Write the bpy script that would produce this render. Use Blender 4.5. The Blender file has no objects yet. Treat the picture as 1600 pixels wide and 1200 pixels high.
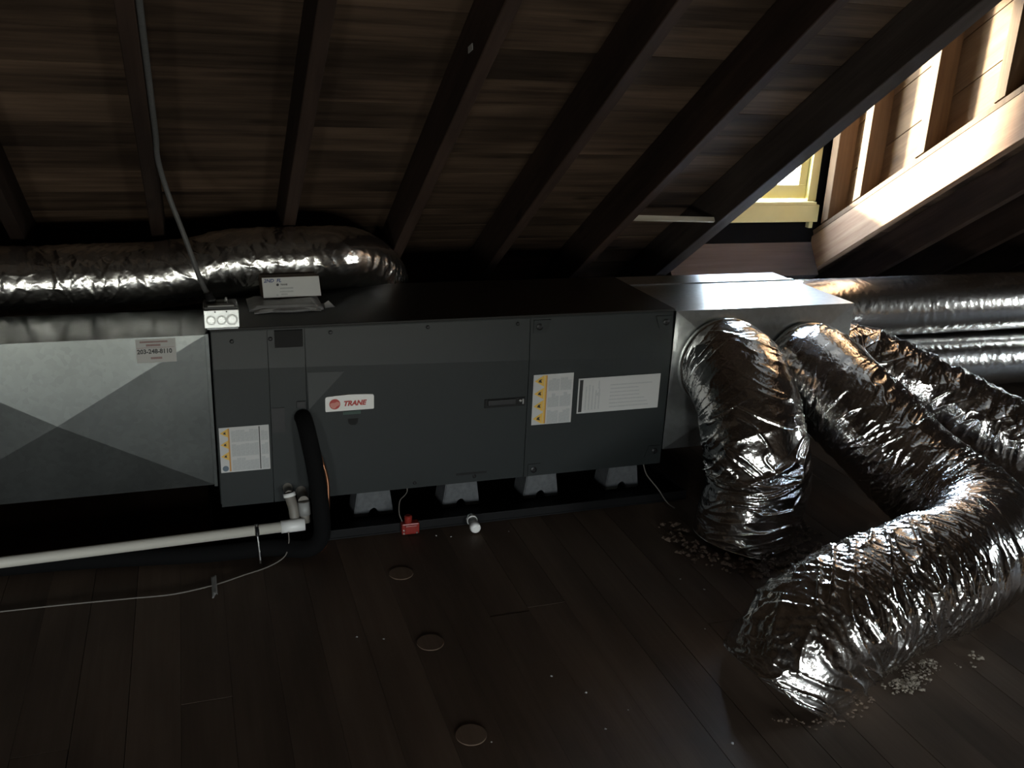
import bpy, bmesh, math, random
import numpy as np
from mathutils import Vector, Matrix

S = bpy.context.scene
COL = S.collection
random.seed(7)

# ------------------------------------------------------------------ camera
cam_data = bpy.data.cameras.new('camera')
cam_data.sensor_width = 36.0
cam_data.lens = 36.0 * 1462.9 / 1600.0
cam_data.clip_start = 0.02
cam = bpy.data.objects.new('camera', cam_data)
COL.objects.link(cam)
CAM_R = Vector((0.946794, -0.318879, 0.043566))
CAM_D = Vector((-0.064327, -0.320127, -0.945188))
CAM_F = Vector((0.315347, 0.892096, -0.323607))
M3 = Matrix((CAM_R, -CAM_D, -CAM_F)).transposed()
cam.matrix_world = Matrix.Translation((-0.03374, -2.68862, 1.42991)) @ M3.to_4x4()
S.camera = cam

# ------------------------------------------------------------------ world, light, exposure
SKY_STRENGTH = 45.0
world = bpy.data.worlds.new('daylight')
S.world = world
world.use_nodes = True
nt = world.node_tree
nt.nodes.clear()
w_out = nt.nodes.new('ShaderNodeOutputWorld')
w_bg = nt.nodes.new('ShaderNodeBackground')
w_tc = nt.nodes.new('ShaderNodeTexCoord')
w_sep = nt.nodes.new('ShaderNodeSeparateXYZ')
w_map = nt.nodes.new('ShaderNodeMapRange')
w_map.inputs['From Min'].default_value = -1.0
w_ramp = nt.nodes.new('ShaderNodeValToRGB')
r = w_ramp.color_ramp
r.elements[0].position = 0.0
r.elements[0].color = (0.42, 0.40, 0.36, 1)
r.elements[1].position = 1.0
r.elements[1].color = (0.45, 0.62, 1.0, 1)
e = r.elements.new(0.485); e.color = (0.55, 0.53, 0.48, 1)
e = r.elements.new(0.515); e.color = (1.0, 1.0, 1.0, 1)
e = r.elements.new(0.68); e.color = (0.72, 0.84, 1.0, 1)
nt.links.new(w_tc.outputs['Generated'], w_sep.inputs[0])
nt.links.new(w_sep.outputs['Z'], w_map.inputs['Value'])
nt.links.new(w_map.outputs['Result'], w_ramp.inputs['Fac'])
nt.links.new(w_ramp.outputs['Color'], w_bg.inputs['Color'])
w_bg.inputs['Strength'].default_value = SKY_STRENGTH
nt.links.new(w_bg.outputs[0], w_out.inputs[0])

def portal(name, loc, rot, sx, sy):
    d = bpy.data.lights.new(name, 'AREA')
    d.shape = 'RECTANGLE'; d.size = sx; d.size_y = sy
    d.cycles.is_portal = True
    o = bpy.data.objects.new(name, d); COL.objects.link(o)
    o.location = loc; o.rotation_euler = rot
    return o
# daylight portals in the window openings
portal('window_portal', (2.28, 1.06, 1.42), (math.radians(-90), 0, 0), 0.66, 1.0)
for px_ in (-1.50, 0.0, 1.40):
    portal('window_portal', (px_, -5.07, 0.45), (math.radians(90), 0, 0), 0.5, 0.62)
portal('window_portal', (5.36, -1.25, 0.825), (math.radians(90), 0, math.radians(90)), 0.4, 0.55)

# low hazy morning sun slanting in through the dormer window
sun_d = bpy.data.lights.new('sun', 'SUN')
sun_d.energy = 55.0
sun_d.color = (1.0, 0.86, 0.66)
sun_d.angle = math.radians(5.0)
sun = bpy.data.objects.new('sun', sun_d); COL.objects.link(sun)
sun.location = (0.5, 4.0, 2.5)
sun.rotation_euler = Vector((0.69, -1.0, -0.20)).to_track_quat('-Z', 'Y').to_euler()

S.view_settings.view_transform = 'Standard'
S.view_settings.look = 'None'
S.view_settings.gamma = 1.0
S.view_settings.use_curve_mapping = False
S.view_settings.exposure = 0.6
S.cycles.max_bounces = 8
S.cycles.diffuse_bounces = 4
S.cycles.glossy_bounces = 4
S.cycles.caustics_reflective = True
S.cycles.sample_clamp_indirect = 25.0
S.cycles.blur_glossy = 0.5

# ------------------------------------------------------------------ helpers
WL = {}                                    # world location of every parent

def put(name, verts, faces, mat, parent=None, loc=None, rot=None, smooth=False, mats=None, fm=None):
    """one mesh object; verts in world space when loc is None (origin is moved to their centre)"""
    v = np.asarray(verts, dtype=float)
    if loc is None:
        c = (v.min(0) + v.max(0)) / 2
        v = v - c
        loc = c
    me = bpy.data.meshes.new(name)
    me.from_pydata([tuple(map(float, q)) for q in v], [], [tuple(map(int, f)) for f in faces])
    if mats:
        for m in mats: me.materials.append(m)
        if fm is not None: me.polygons.foreach_set('material_index', fm)
    else:
        me.materials.append(mat)
    if smooth:
        me.polygons.foreach_set('use_smooth', [True] * len(me.polygons))
    me.update()
    return link(name, me, parent, loc, rot)

def link(name, me, parent=None, loc=(0, 0, 0), rot=None):
    o = bpy.data.objects.new(name, me)
    COL.objects.link(o)
    loc = Vector([float(t) for t in loc])
    WL[o] = loc
    if parent is not None:
        o.parent = parent
        o.location = loc - WL[parent]
    else:
        o.location = loc
    if rot is not None:
        o.rotation_euler = rot
    return o

def thing(name, label, cat, loc, group=None):
    o = bpy.data.objects.new(name, None)
    o.empty_display_size = 0.05
    COL.objects.link(o)
    o.location = loc
    WL[o] = Vector(loc)
    return tag(o, label, cat, group)

def tag(o, label, cat, group=None):
    o['label'] = label; o['category'] = cat
    if group: o['group'] = group
    return o

def struct(o):
    o['kind'] = 'structure'
    return o

def box_vf(x0, x1, y0, y1, z0, z1):
    v = [(x0, y0, z0), (x1, y0, z0), (x1, y1, z0), (x0, y1, z0), (x0, y0, z1), (x1, y0, z1), (x1, y1, z1), (x0, y1, z1)]
    f = [(0, 3, 2, 1), (4, 5, 6, 7), (0, 1, 5, 4), (1, 2, 6, 5), (2, 3, 7, 6), (3, 0, 4, 7)]
    return v, f

def box(name, x0, x1, y0, y1, z0, z1, mat, parent=None, bevel=0.0, seg=2):
    v, f = box_vf(x0, x1, y0, y1, z0, z1)
    o = put(name, v, f, mat, parent)
    if bevel: bev(o, bevel, seg)
    return o

def bev(o, w, seg=2):
    bm = bmesh.new(); bm.from_mesh(o.data)
    bmesh.ops.bevel(bm, geom=list(bm.edges), offset=w, segments=seg, affect='EDGES', profile=0.6)
    bm.to_mesh(o.data); bm.free()

def prism(name, poly, axis, a, b, mat, parent=None, bevel=0.0):
    """extrude a polygon: axis 'x' -> poly is (y,z); 'y' -> (x,z); 'z' -> (x,y)"""
    n = len(poly)
    def P(q, t):
        if axis == 'x': return (t, q[0], q[1])
        if axis == 'y': return (q[0], t, q[1])
        return (q[0], q[1], t)
    v = [P(q, a) for q in poly] + [P(q, b) for q in poly]
    f = [tuple(range(n - 1, -1, -1)), tuple(range(n, 2 * n))]
    f += [(i, (i + 1) % n, n + (i + 1) % n, n + i) for i in range(n)]
    o = put(name, v, f, mat, parent)
    bm = bmesh.new(); bm.from_mesh(o.data)
    bmesh.ops.recalc_face_normals(bm, faces=bm.faces)
    if bevel: bmesh.ops.bevel(bm, geom=list(bm.edges), offset=bevel, segments=2, affect='EDGES')
    bm.to_mesh(o.data); bm.free()
    return o

def spline(pts, step):
    """Catmull-Rom through pts, resampled at an even step"""
    P = [np.array(q, float) for q in pts]
    P = [2 * P[0] - P[1]] + P + [2 * P[-1] - P[-2]]
    out = []
    for i in range(1, len(P) - 2):
        a, b, c, d = P[i - 1], P[i], P[i + 1], P[i + 2]
        for t in np.linspace(0, 1, 40, endpoint=False):
            out.append(0.5 * ((2 * b) + (-a + c) * t + (2 * a - 5 * b + 4 * c - d) * t * t + (-a + 3 * b - 3 * c + d) * t ** 3))
    out.append(P[-2])
    out = np.array(out)
    s = np.concatenate([[0], np.cumsum(np.linalg.norm(np.diff(out, axis=0), axis=1))])
    n = max(3, int(round(s[-1] / step)) + 1)
    t = np.linspace(0, s[-1], n)
    return np.stack([np.interp(t, s, out[:, k]) for k in range(3)], 1), t

def frames(C, up=(0, 0, 1)):
    T = np.gradient(C, axis=0); T /= np.linalg.norm(T, axis=1)[:, None]
    N = np.zeros_like(C)
    u = np.array(up, float)
    n = u - T[0] * (u @ T[0])
    if np.linalg.norm(n) < 1e-3:
        u = np.array((0, 1.0, 0)); n = u - T[0] * (u @ T[0])
    n /= np.linalg.norm(n); N[0] = n
    for i in range(1, len(C)):
        n = N[i - 1] - T[i] * (N[i - 1] @ T[i]); N[i] = n / np.linalg.norm(n)
    return T, N, np.cross(T, N)

def tube_mesh(C, R, seg, disp=None, caps=True):
    """R: radius per ring; disp: (rings, seg) extra radius"""
    T, N, B = frames(C)
    th = np.linspace(0, 2 * np.pi, seg, endpoint=False)
    rad = np.broadcast_to(np.asarray(R, float).reshape(-1, 1), (len(C), seg))
    if disp is not None: rad = rad + disp
    v = C[:, None, :] + rad[..., None] * (np.cos(th)[None, :, None] * N[:, None, :] + np.sin(th)[None, :, None] * B[:, None, :])
    n = len(C)
    i = np.arange(n - 1)[:, None] * seg; j = np.arange(seg)[None, :]; j2 = (j + 1) % seg
    f = np.stack([i + j, i + seg + j, i + seg + j2, i + j2], -1).reshape(-1, 4)
    f = f[:, ::-1]
    faces = [tuple(q) for q in f.tolist()]
    if caps:
        faces.append(tuple(range(seg - 1, -1, -1))[::-1]); faces.append(tuple(range((n - 1) * seg, n * seg))[::-1])
    return v.reshape(-1, 3), faces

def tube(name, pts, rad, mat, parent=None, seg=12, step=0.01, smooth=True):
    if len(pts) == 2:
        C = np.linspace(pts[0], pts[1], 3)
    else:
        C, _ = spline(pts, step)
    v, f = tube_mesh(C, np.full(len(C), rad), seg)
    o = put(name, v, f, mat, parent)
    sm = [True] * len(o.data.polygons)
    sm[-1] = sm[-2] = False
    o.data.polygons.foreach_set('use_smooth', sm)
    return o

def lathe(name, prof, p0, p1, mat, parent=None, seg=20, smooth=True):
    """profile of (t along axis in metres, radius) from p0 towards p1"""
    p0 = np.array(p0, float); d = np.array(p1, float) - p0; d /= np.linalg.norm(d)
    C = np.array([p0 + d * t for t, _ in prof])
    T = d; u = np.array((0, 0, 1.0)) if abs(d[2]) < .9 else np.array((0, 1.0, 0))
    n = u - T * (u @ T); n /= np.linalg.norm(n); b = np.cross(T, n)
    th = np.linspace(0, 2 * np.pi, seg, endpoint=False)
    v = []
    for (t, r_), c in zip(prof, C):
        for a in th: v.append(c + r_ * (math.cos(a) * n + math.sin(a) * b))
    f = []
    for i in range(len(prof) - 1):
        for j in range(seg):
            f.append((i * seg + j, i * seg + (j + 1) % seg, (i + 1) * seg + (j + 1) % seg, (i + 1) * seg + j))
    f.append(tuple(range(seg - 1, -1, -1))); f.append(tuple(range((len(prof) - 1) * seg, len(prof) * seg)))
    o = put(name, v, f, mat, parent)
    sm = [smooth] * len(o.data.polygons); sm[-1] = sm[-2] = False
    o.data.polygons.foreach_set('use_smooth', sm)
    return o

def disc(name, x, z, rad, y0, y1, mat, parent, seg=16):
    return prism(name, [(x + rad * math.cos(2 * math.pi * k / seg), z + rad * math.sin(2 * math.pi * k / seg)) for k in range(seg)], 'y', y0, y1, mat, parent)

def text(name, body, x, y, z, size, mat, parent, shear=0.0, bold=0.0, align='LEFT', rot=(math.pi / 2, 0, 0), sx=1.0):
    cu = bpy.data.curves.new(name, 'FONT')
    cu.body = body; cu.size = size; cu.shear = shear; cu.offset = bold; cu.extrude = 0.0002; cu.align_x = align
    cu.resolution_u = 3
    t = bpy.data.objects.new(name + '_tmp', cu); COL.objects.link(t)
    t.scale = (sx, 1, 1)
    bpy.context.view_layer.update()
    me = bpy.data.meshes.new_from_object(t.evaluated_get(bpy.context.evaluated_depsgraph_get()))
    bpy.data.objects.remove(t); bpy.data.curves.remove(cu)
    for v in me.vertices: v.co.x *= sx
    me.materials.clear(); me.materials.append(mat)
    me.name = name
    return link(name, me, parent, (x, y, z), rot)

# ------------------------------------------------------------------ materials
def new_mat(name):
    m = bpy.data.materials.new(name); m.use_nodes = True
    n = m.node_tree; b = n.nodes['Principled BSDF']
    return m, n, b

def plain(name, col, rough=0.5, metal=0.0, noise=0.12, scale=30.0, bump=0.0, spec=0.5):
    m, n, b = new_mat(name)
    tc = n.nodes.new('ShaderNodeTexCoord')
    nz = n.nodes.new('ShaderNodeTexNoise'); nz.inputs['Scale'].default_value = scale; nz.inputs['Detail'].default_value = 4
    n.links.new(tc.outputs['Object'], nz.inputs['Vector'])
    mr = n.nodes.new('ShaderNodeMapRange'); mr.inputs['To Min'].default_value = 1 - noise; mr.inputs['To Max'].default_value = 1 + noise
    n.links.new(nz.outputs['Fac'], mr.inputs['Value'])
    mx = n.nodes.new('ShaderNodeVectorMath'); mx.operation = 'SCALE'; mx.inputs[0].default_value = col
    n.links.new(mr.outputs[0], mx.inputs['Scale'])
    n.links.new(mx.outputs[0], b.inputs['Base Color'])
    b.inputs['Roughness'].default_value = rough
    b.inputs['Metallic'].default_value = metal
    b.inputs['Specular IOR Level'].default_value = spec
    if bump:
        bp = n.nodes.new('ShaderNodeBump'); bp.inputs['Strength'].default_value = bump; bp.inputs['Distance'].default_value = 0.004
        n.links.new(nz.outputs['Fac'], bp.inputs['Height']); n.links.new(bp.outputs[0], b.inputs['Normal'])
    return m

def wood(name, dark, light, axis='x', rough=0.75, scale=1.0, stain=0.5, knots=True, rnd=0.5, spec=0.25):
    """grain runs along the local axis; every object gets its own tone and grain offset"""
    m, n, b = new_mat(name)
    N = n.nodes.new; L = n.links.new
    tc = N('ShaderNodeTexCoord'); oi = N('ShaderNodeObjectInfo')
    off = N('ShaderNodeVectorMath'); off.operation = 'SCALE'; off.inputs[0].default_value = (37.0, 53.0, 71.0)
    L(oi.outputs['Random'], off.inputs['Scale'])
    add = N('ShaderNodeVectorMath'); add.operation = 'ADD'
    L(tc.outputs['Object'], add.inputs[0]); L(off.outputs[0], add.inputs[1])
    def mapped(sl, sc):
        mp = N('ShaderNodeMapping')
        s = {'x': (sl, sc, sc), 'y': (sc, sl, sc), 'z': (sc, sc, sl)}[axis]
        mp.inputs['Scale'].default_value = s
        L(add.outputs[0], mp.inputs['Vector']); return mp
    g = N('ShaderNodeTexNoise'); g.inputs['Scale'].default_value = 1.0 * scale; g.inputs['Detail'].default_value = 7; g.inputs['Roughness'].default_value = 0.65
    L(mapped(2.2, 55.0).outputs[0], g.inputs['Vector'])
    big = N('ShaderNodeTexNoise'); big.inputs['Scale'].default_value = 1.0; big.inputs['Detail'].default_value = 4; big.inputs['Distortion'].default_value = 0.6
    L(mapped(1.6, 11.0).outputs[0], big.inputs['Vector'])
    mixf = N('ShaderNodeMath'); mixf.operation = 'MULTIPLY_ADD'; mixf.inputs[1].default_value = 0.55
    L(g.outputs['Fac'], mixf.inputs[0])
    sc2 = N('ShaderNodeMath'); sc2.operation = 'MULTIPLY'; sc2.inputs[1].default_value = 0.55
    L(big.outputs['Fac'], sc2.inputs[0]); L(sc2.outputs[0], mixf.inputs[2])
    rmp = N('ShaderNodeValToRGB')
    rmp.color_ramp.elements[0].position = 0.36; rmp.color_ramp.elements[0].color = (*dark, 1)
    rmp.color_ramp.elements[1].position = 0.74; rmp.color_ramp.elements[1].color = (*light, 1)
    L(mixf.outputs[0], rmp.inputs['Fac'])
    # tone per piece
    tone = N('ShaderNodeMapRange'); tone.inputs['To Min'].default_value = 1 - rnd; tone.inputs['To Max'].default_value = 1 + rnd
    L(oi.outputs['Random'], tone.inputs['Value'])
    # dark stains with a shape of their own
    st = N('ShaderNodeTexNoise'); st.inputs['Scale'].default_value = 1.0; st.inputs['Detail'].default_value = 3
    L(mapped(1.3, 5.0).outputs[0], st.inputs['Vector'])
    str_ = N('ShaderNodeMapRange'); str_.inputs['From Min'].default_value = 0.35; str_.inputs['From Max'].default_value = 0.6
    str_.inputs['To Min'].default_value = 1 - stain; str_.inputs['To Max'].default_value = 1.0
    L(st.outputs['Fac'], str_.inputs['Value'])
    mu = N('ShaderNodeMath'); mu.operation = 'MULTIPLY'; L(tone.outputs[0], mu.inputs[0]); L(str_.outputs[0], mu.inputs[1])
    last = mu
    if knots:
        vo = N('ShaderNodeTexVoronoi'); vo.inputs['Scale'].default_value = 1.0
        L(mapped(2.4, 6.0).outputs[0], vo.inputs['Vector'])
        kr = N('ShaderNodeMapRange'); kr.inputs['From Min'].default_value = 0.04; kr.inputs['From Max'].default_value = 0.13
        kr.inputs['To Min'].default_value = 0.35; kr.inputs['To Max'].default_value = 1.0
        L(vo.outputs['Distance'], kr.inputs['Value'])
        m2 = N('ShaderNodeMath'); m2.operation = 'MULTIPLY'; L(last.outputs[0], m2.inputs[0]); L(kr.outputs[0], m2.inputs[1]); last = m2
    sv = N('ShaderNodeVectorMath'); sv.operation = 'SCALE'
    L(rmp.outputs['Color'], sv.inputs[0]); L(last.outputs[0], sv.inputs['Scale'])
    L(sv.outputs[0], b.inputs['Base Color'])
    b.inputs['Roughness'].default_value = rough
    b.inputs['Specular IOR Level'].default_value = spec
    bp = N('ShaderNodeBump'); bp.inputs['Strength'].default_value = 0.35; bp.inputs['Distance'].default_value = 0.003
    L(g.outputs['Fac'], bp.inputs['Height']); L(bp.outputs[0], b.inputs['Normal'])
    return m

def foil_mat(name, base=(0.80, 0.79, 0.77), rough=0.16, bump=0.5, scale=90.0):
    m, n, b = new_mat(name)
    N = n.nodes.new; L = n.links.new
    tc = N('ShaderNodeTexCoord')
    nz = N('ShaderNodeTexNoise'); nz.inputs['Scale'].default_value = scale; nz.inputs['Detail'].default_value = 3
    L(tc.outputs['Object'], nz.inputs['Vector'])
    vo = N('ShaderNodeTexVoronoi'); vo.feature = 'DISTANCE_TO_EDGE'; vo.inputs['Scale'].default_value = scale * 0.6
    L(tc.outputs['Object'], vo.inputs['Vector'])
    ad = N('ShaderNodeMath'); ad.operation = 'ADD'
    L(nz.outputs['Fac'], ad.inputs[0]); L(vo.outputs['Distance'], ad.inputs[1])
    bp = N('ShaderNodeBump'); bp.inputs['Strength'].default_value = bump; bp.inputs['Distance'].default_value = 0.002
    L(ad.outputs[0], bp.inputs['Height']); L(bp.outputs[0], b.inputs['Normal'])
    b.inputs['Base Color'].default_value = (*base, 1)
    b.inputs['Metallic'].default_value = 1.0
    b.inputs['Roughness'].default_value = rough
    return m

def galv_mat(name, base=(0.60, 0.62, 0.62), rough=0.3):
    m, n, b = new_mat(name)
    N = n.nodes.new; L = n.links.new
    tc = N('ShaderNodeTexCoord')
    vo = N('ShaderNodeTexVoronoi'); vo.inputs['Scale'].default_value = 70.0
    L(tc.outputs['Object'], vo.inputs['Vector'])
    nz = N('ShaderNodeTexNoise'); nz.inputs['Scale'].default_value = 6.0; nz.inputs['Detail'].default_value = 4
    L(tc.outputs['Object'], nz.inputs['Vector'])
    mr = N('ShaderNodeMapRange'); mr.inputs['To Min'].default_value = rough - 0.05; mr.inputs['To Max'].default_value = rough + 0.07
    L(nz.outputs['Fac'], mr.inputs['Value']); L(mr.outputs[0], b.inputs['Roughness'])
    cr = N('ShaderNodeMapRange'); cr.inputs['To Min'].default_value = 0.93; cr.inputs['To Max'].default_value = 1.05
    sp = N('ShaderNodeSeparateColor'); L(vo.outputs['Color'], sp.inputs[0]); L(sp.outputs[0], cr.inputs['Value'])
    sv = N('ShaderNodeVectorMath'); sv.operation = 'SCALE'; sv.inputs[0].default_value = base
    L(cr.outputs[0], sv.inputs['Scale']); L(sv.outputs[0], b.inputs['Base Color'])
    b.inputs['Metallic'].default_value = 1.0
    return m

def glass_mat(name):
    m = bpy.data.materials.new(name); m.use_nodes = True
    n = m.node_tree; n.nodes.clear()
    o = n.nodes.new('ShaderNodeOutputMaterial'); mx = n.nodes.new('ShaderNodeMixShader')
    t = n.nodes.new('ShaderNodeBsdfTransparent'); g = n.nodes.new('ShaderNodeBsdfGlossy')
    g.inputs['Roughness'].default_value = 0.02; t.inputs['Color'].default_value = (0.94, 0.96, 0.95, 1)
    nz = n.nodes.new('ShaderNodeTexNoise'); nz.inputs['Scale'].default_value = 8.0
    mr = n.nodes.new('ShaderNodeMapRange'); mr.inputs['To Min'].default_value = 0.04; mr.inputs['To Max'].default_value = 0.08
    n.links.new(nz.outputs['Fac'], mr.inputs['Value']); n.links.new(mr.outputs[0], mx.inputs['Fac'])
    n.links.new(t.outputs[0], mx.inputs[1]); n.links.new(g.outputs[0], mx.inputs[2]); n.links.new(mx.outputs[0], o.inputs[0])
    return m

M = {}
M['deck'] = wood('roof_board_wood', (0.036, 0.022, 0.015), (0.165, 0.108, 0.072), 'x', stain=0.60, rnd=0.22)
M['rafter'] = wood('old_rafter_wood', (0.030, 0.017, 0.0125), (0.075, 0.046, 0.034), 'y', stain=0.4, rnd=0.2)
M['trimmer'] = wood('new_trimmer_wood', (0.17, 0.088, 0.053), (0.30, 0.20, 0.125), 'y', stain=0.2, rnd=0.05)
M['littrim'] = wood('lit_trimmer_wood', (0.044, 0.033, 0.028), (0.095, 0.075, 0.065), 'y', stain=0.3, rnd=0.05)  # rafter wood lightened to imitate light bounced onto the underside
M['stud'] = wood('stud_wood', (0.07, 0.040, 0.022), (0.14, 0.090, 0.052), 'z', stain=0.15, rnd=0.15)
M['cheek'] = wood('sheathing_wood', (0.09, 0.050, 0.026), (0.19, 0.125, 0.072), 'y', stain=0.2, rnd=0.12)
M['header'] = wood('header_wood', (0.085, 0.066, 0.060), (0.165, 0.132, 0.122), 'x', stain=0.2, rnd=0.1)
M['batten'] = wood('batten_wood', (0.40, 0.35, 0.28), (0.66, 0.60, 0.50), 'x', stain=0.2, rnd=0.05, knots=False)
M['floor'] = wood('floor_board_wood', (0.090, 0.061, 0.044), (0.130, 0.092, 0.067), 'y', rough=0.6, stain=0.35, rnd=0.10, knots=False)
M['plug'] = wood('plug_wood', (0.125, 0.083, 0.059), (0.195, 0.138, 0.098), 'y', rough=0.7, stain=0.2, rnd=0.15, knots=False)
M['wall'] = wood('gable_wood', (0.06, 0.04, 0.028), (0.17, 0.12, 0.085), 'x', stain=0.4, rnd=0.1)
M['yellow'] = plain('yellow_window_paint', (0.60, 0.55, 0.27), 0.5, noise=0.08, scale=14)
M['glass'] = glass_mat('window_glass')
M['foil'] = foil_mat('duct_foil')
M['foil_smooth'] = foil_mat('duct_foil_taut', rough=0.22, bump=0.35, scale=60)
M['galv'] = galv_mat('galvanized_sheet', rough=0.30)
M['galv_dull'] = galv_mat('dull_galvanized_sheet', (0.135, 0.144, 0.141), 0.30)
M['galv_bright'] = galv_mat('bright_galvanized_steel', (0.27, 0.28, 0.28), 0.26)
M['cab'] = plain('charcoal_cabinet_paint', (0.0190, 0.0228, 0.0230), 0.45, noise=0.06, scale=160, bump=0.04, spec=0.32)
M['cabtop'] = plain('charcoal_cabinet_top', (0.018, 0.0175, 0.0165), 0.5, noise=0.25, scale=9, spec=0.3)
M['black'] = plain('black_plastic', (0.012, 0.012, 0.013), 0.5)
M['blackrub'] = plain('black_foam_sleeve', (0.0035, 0.0035, 0.0037), 0.9, bump=0.2, scale=80, spec=0.15)
M['pan'] = plain('black_pan', (0.006, 0.006, 0.0065), 0.6, noise=0.2, spec=0.2)
M['pvcdirty'] = plain('dusty_pvc', (0.20, 0.185, 0.16), 0.5, noise=0.25, scale=25)
M['pvc'] = plain('white_pvc', (0.62, 0.60, 0.53), 0.35, noise=0.06, scale=12)
M['pvcnew'] = plain('bright_pvc', (0.82, 0.82, 0.80), 0.25, noise=0.03)
M['pvcgrey'] = plain('grey_pvc', (0.28, 0.28, 0.27), 0.45)
M['copper'] = plain('copper', (0.85, 0.40, 0.22), 0.3, metal=1.0, noise=0.12)
M['pad'] = plain('grey_foam_block', (0.10, 0.105, 0.11), 0.85, noise=0.4, scale=60, bump=0.4)
M['paper'] = plain('white_label_paper', (0.52, 0.52, 0.51), 0.5, noise=0.03)
M['badge'] = plain('white_badge_plastic', (0.86, 0.85, 0.82), 0.3, noise=0.02)
M['greyink'] = plain('grey_print', (0.42, 0.43, 0.43), 0.5, noise=0.25, scale=240)
M['darkink'] = plain('black_print', (0.02, 0.02, 0.02), 0.5)
M['amber'] = plain('amber_print', (0.72, 0.45, 0.08), 0.5, noise=0.08)
M['orange'] = plain('orange_print', (0.50, 0.24, 0.05), 0.5, noise=0.1)
M['blueink'] = plain('blue_ink', (0.03, 0.05, 0.20), 0.5)
M['bluegrey'] = plain('blue_symbol_print', (0.10, 0.14, 0.18), 0.5)
M['red'] = plain('red_print', (0.45, 0.05, 0.04), 0.4, noise=0.1)
M['pink'] = plain('light_red_print', (0.62, 0.24, 0.20), 0.4, noise=0.1)
M['fadered'] = plain('faded_red_print', (0.22, 0.13, 0.12), 0.5, noise=0.3, scale=300)
M['sticker'] = plain('clear_silver_sticker', (0.34, 0.33, 0.31), 0.35, noise=0.05)
M['redplastic'] = plain('red_plastic', (0.24, 0.022, 0.016), 0.35, noise=0.08)
M['screw'] = plain('dark_screw', (0.015, 0.015, 0.016), 0.4, metal=0.3)
M['zinc'] = plain('zinc_screw', (0.75, 0.75, 0.73), 0.3, metal=1.0)
M['carton'] = plain('brown_cardboard', (0.10, 0.065, 0.045), 0.85, noise=0.1)
M['cartonwhite'] = plain('white_cardboard', (0.60, 0.60, 0.59), 0.6, noise=0.04)
M['bag'] = plain('grey_plastic_bag', (0.36, 0.36, 0.36), 0.35, noise=0.25, scale=40, bump=0.6)
M['cable'] = plain('grey_armored_cable', (0.10, 0.10, 0.10), 0.5, noise=0.2, scale=120, bump=0.3)
M['wire'] = plain('pale_wire', (0.17, 0.155, 0.135), 0.5)
M['debris'] = plain('insulation_crumbs', (0.30, 0.26, 0.21), 0.9, noise=0.45, scale=60, bump=0.6)
M['debris_brown'] = plain('brown_insulation', (0.16, 0.115, 0.085), 0.9, noise=0.45, scale=50, bump=0.6)
M['green'] = plain('green_display_window', (0.05, 0.085, 0.07), 0.3)
M['tape'] = foil_mat('foil_tape', (0.85, 0.85, 0.83), 0.22, 0.3, 140)
M['hole'] = plain('dark_slot', (0.006, 0.006, 0.006), 0.8)

# ------------------------------------------------------------------ roof frame constants
PT = 0.584601
TS, TC = math.sin(PT), math.cos(PT)
ZR = 1.18745                      # height of the rafter undersides at y = 0
RX0, RS, RT, RD = -0.15077, 0.405997, 0.040, 0.150
YRIDGE = -2.5
def rz(y, off=0.0):               # height of a plane parallel to the roof, off metres above the rafter undersides
    return ZR + off / TC - math.tan(PT) * y
def rp(y, off):                   # point (y,z): walk down the underside to y, then off metres square to the slope
    return (y + off * TS, rz(y) + off * TC)
def rafter_x(k): return RX0 + (k - 1) * RS
XL, XR, YB = -3.85, 5.3, -5.0     # gable walls and back wall
RT6 = 0.060
DX0, DX1 = rafter_x(6) + RT6, rafter_x(8)     # clear width of the dormer opening
DTOP = 2.15

# ------------------------------------------------------------------ floor
fl = struct(box('floor', XL, XR, YB, 2.35, -0.09, -0.022, M['floor']))
FW = 0.114
hole_c = [(1.61, -0.35, 0.15), (1.30, -1.05, 0.15)]
k = 0
x = -1.605
while x < 4.2:
    cuts = [-3.2, 2.3]
    for q in range(2):
        cuts.append(random.uniform(-2.6, 1.2))
    cuts.sort()
    for a, b in zip(cuts[:-1], cuts[1:]):
        if b - a < 0.15: continue
        dz = random.uniform(-0.0012, 0.0)
        gap = 0.0005 if random.random() < 0.75 else 0.0022
        o = box('floor_board', x + gap / 2, x + FW - gap / 2, a + 0.001, b - 0.001, -0.0215, dz, M['floor'], fl)
    x += FW

# wooden plugs in the drilled floor holes
for i, (px_, py_, m_, lab) in enumerate(((0.489, -0.310, 'plug', 'round wooden floor plug between the red float switch and the middle plug'),
                                     (0.489, -0.668, 'plug', 'round wooden floor plug in the middle of the row of three'),
                                     (0.492, -1.035, 'plug', 'round wooden floor plug at the end of the row farthest from the air handler'))):
    o = lathe('floor_plug', [(0, 0.0355), (0.0012, 0.0355), (0.0020, 0.0345)], (px_, py_, -0.0004), (px_, py_, 1), M[m_], None, 28, smooth=False)
    tag(o, lab, 'plug', 'wooden plugs in the floor')

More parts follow.
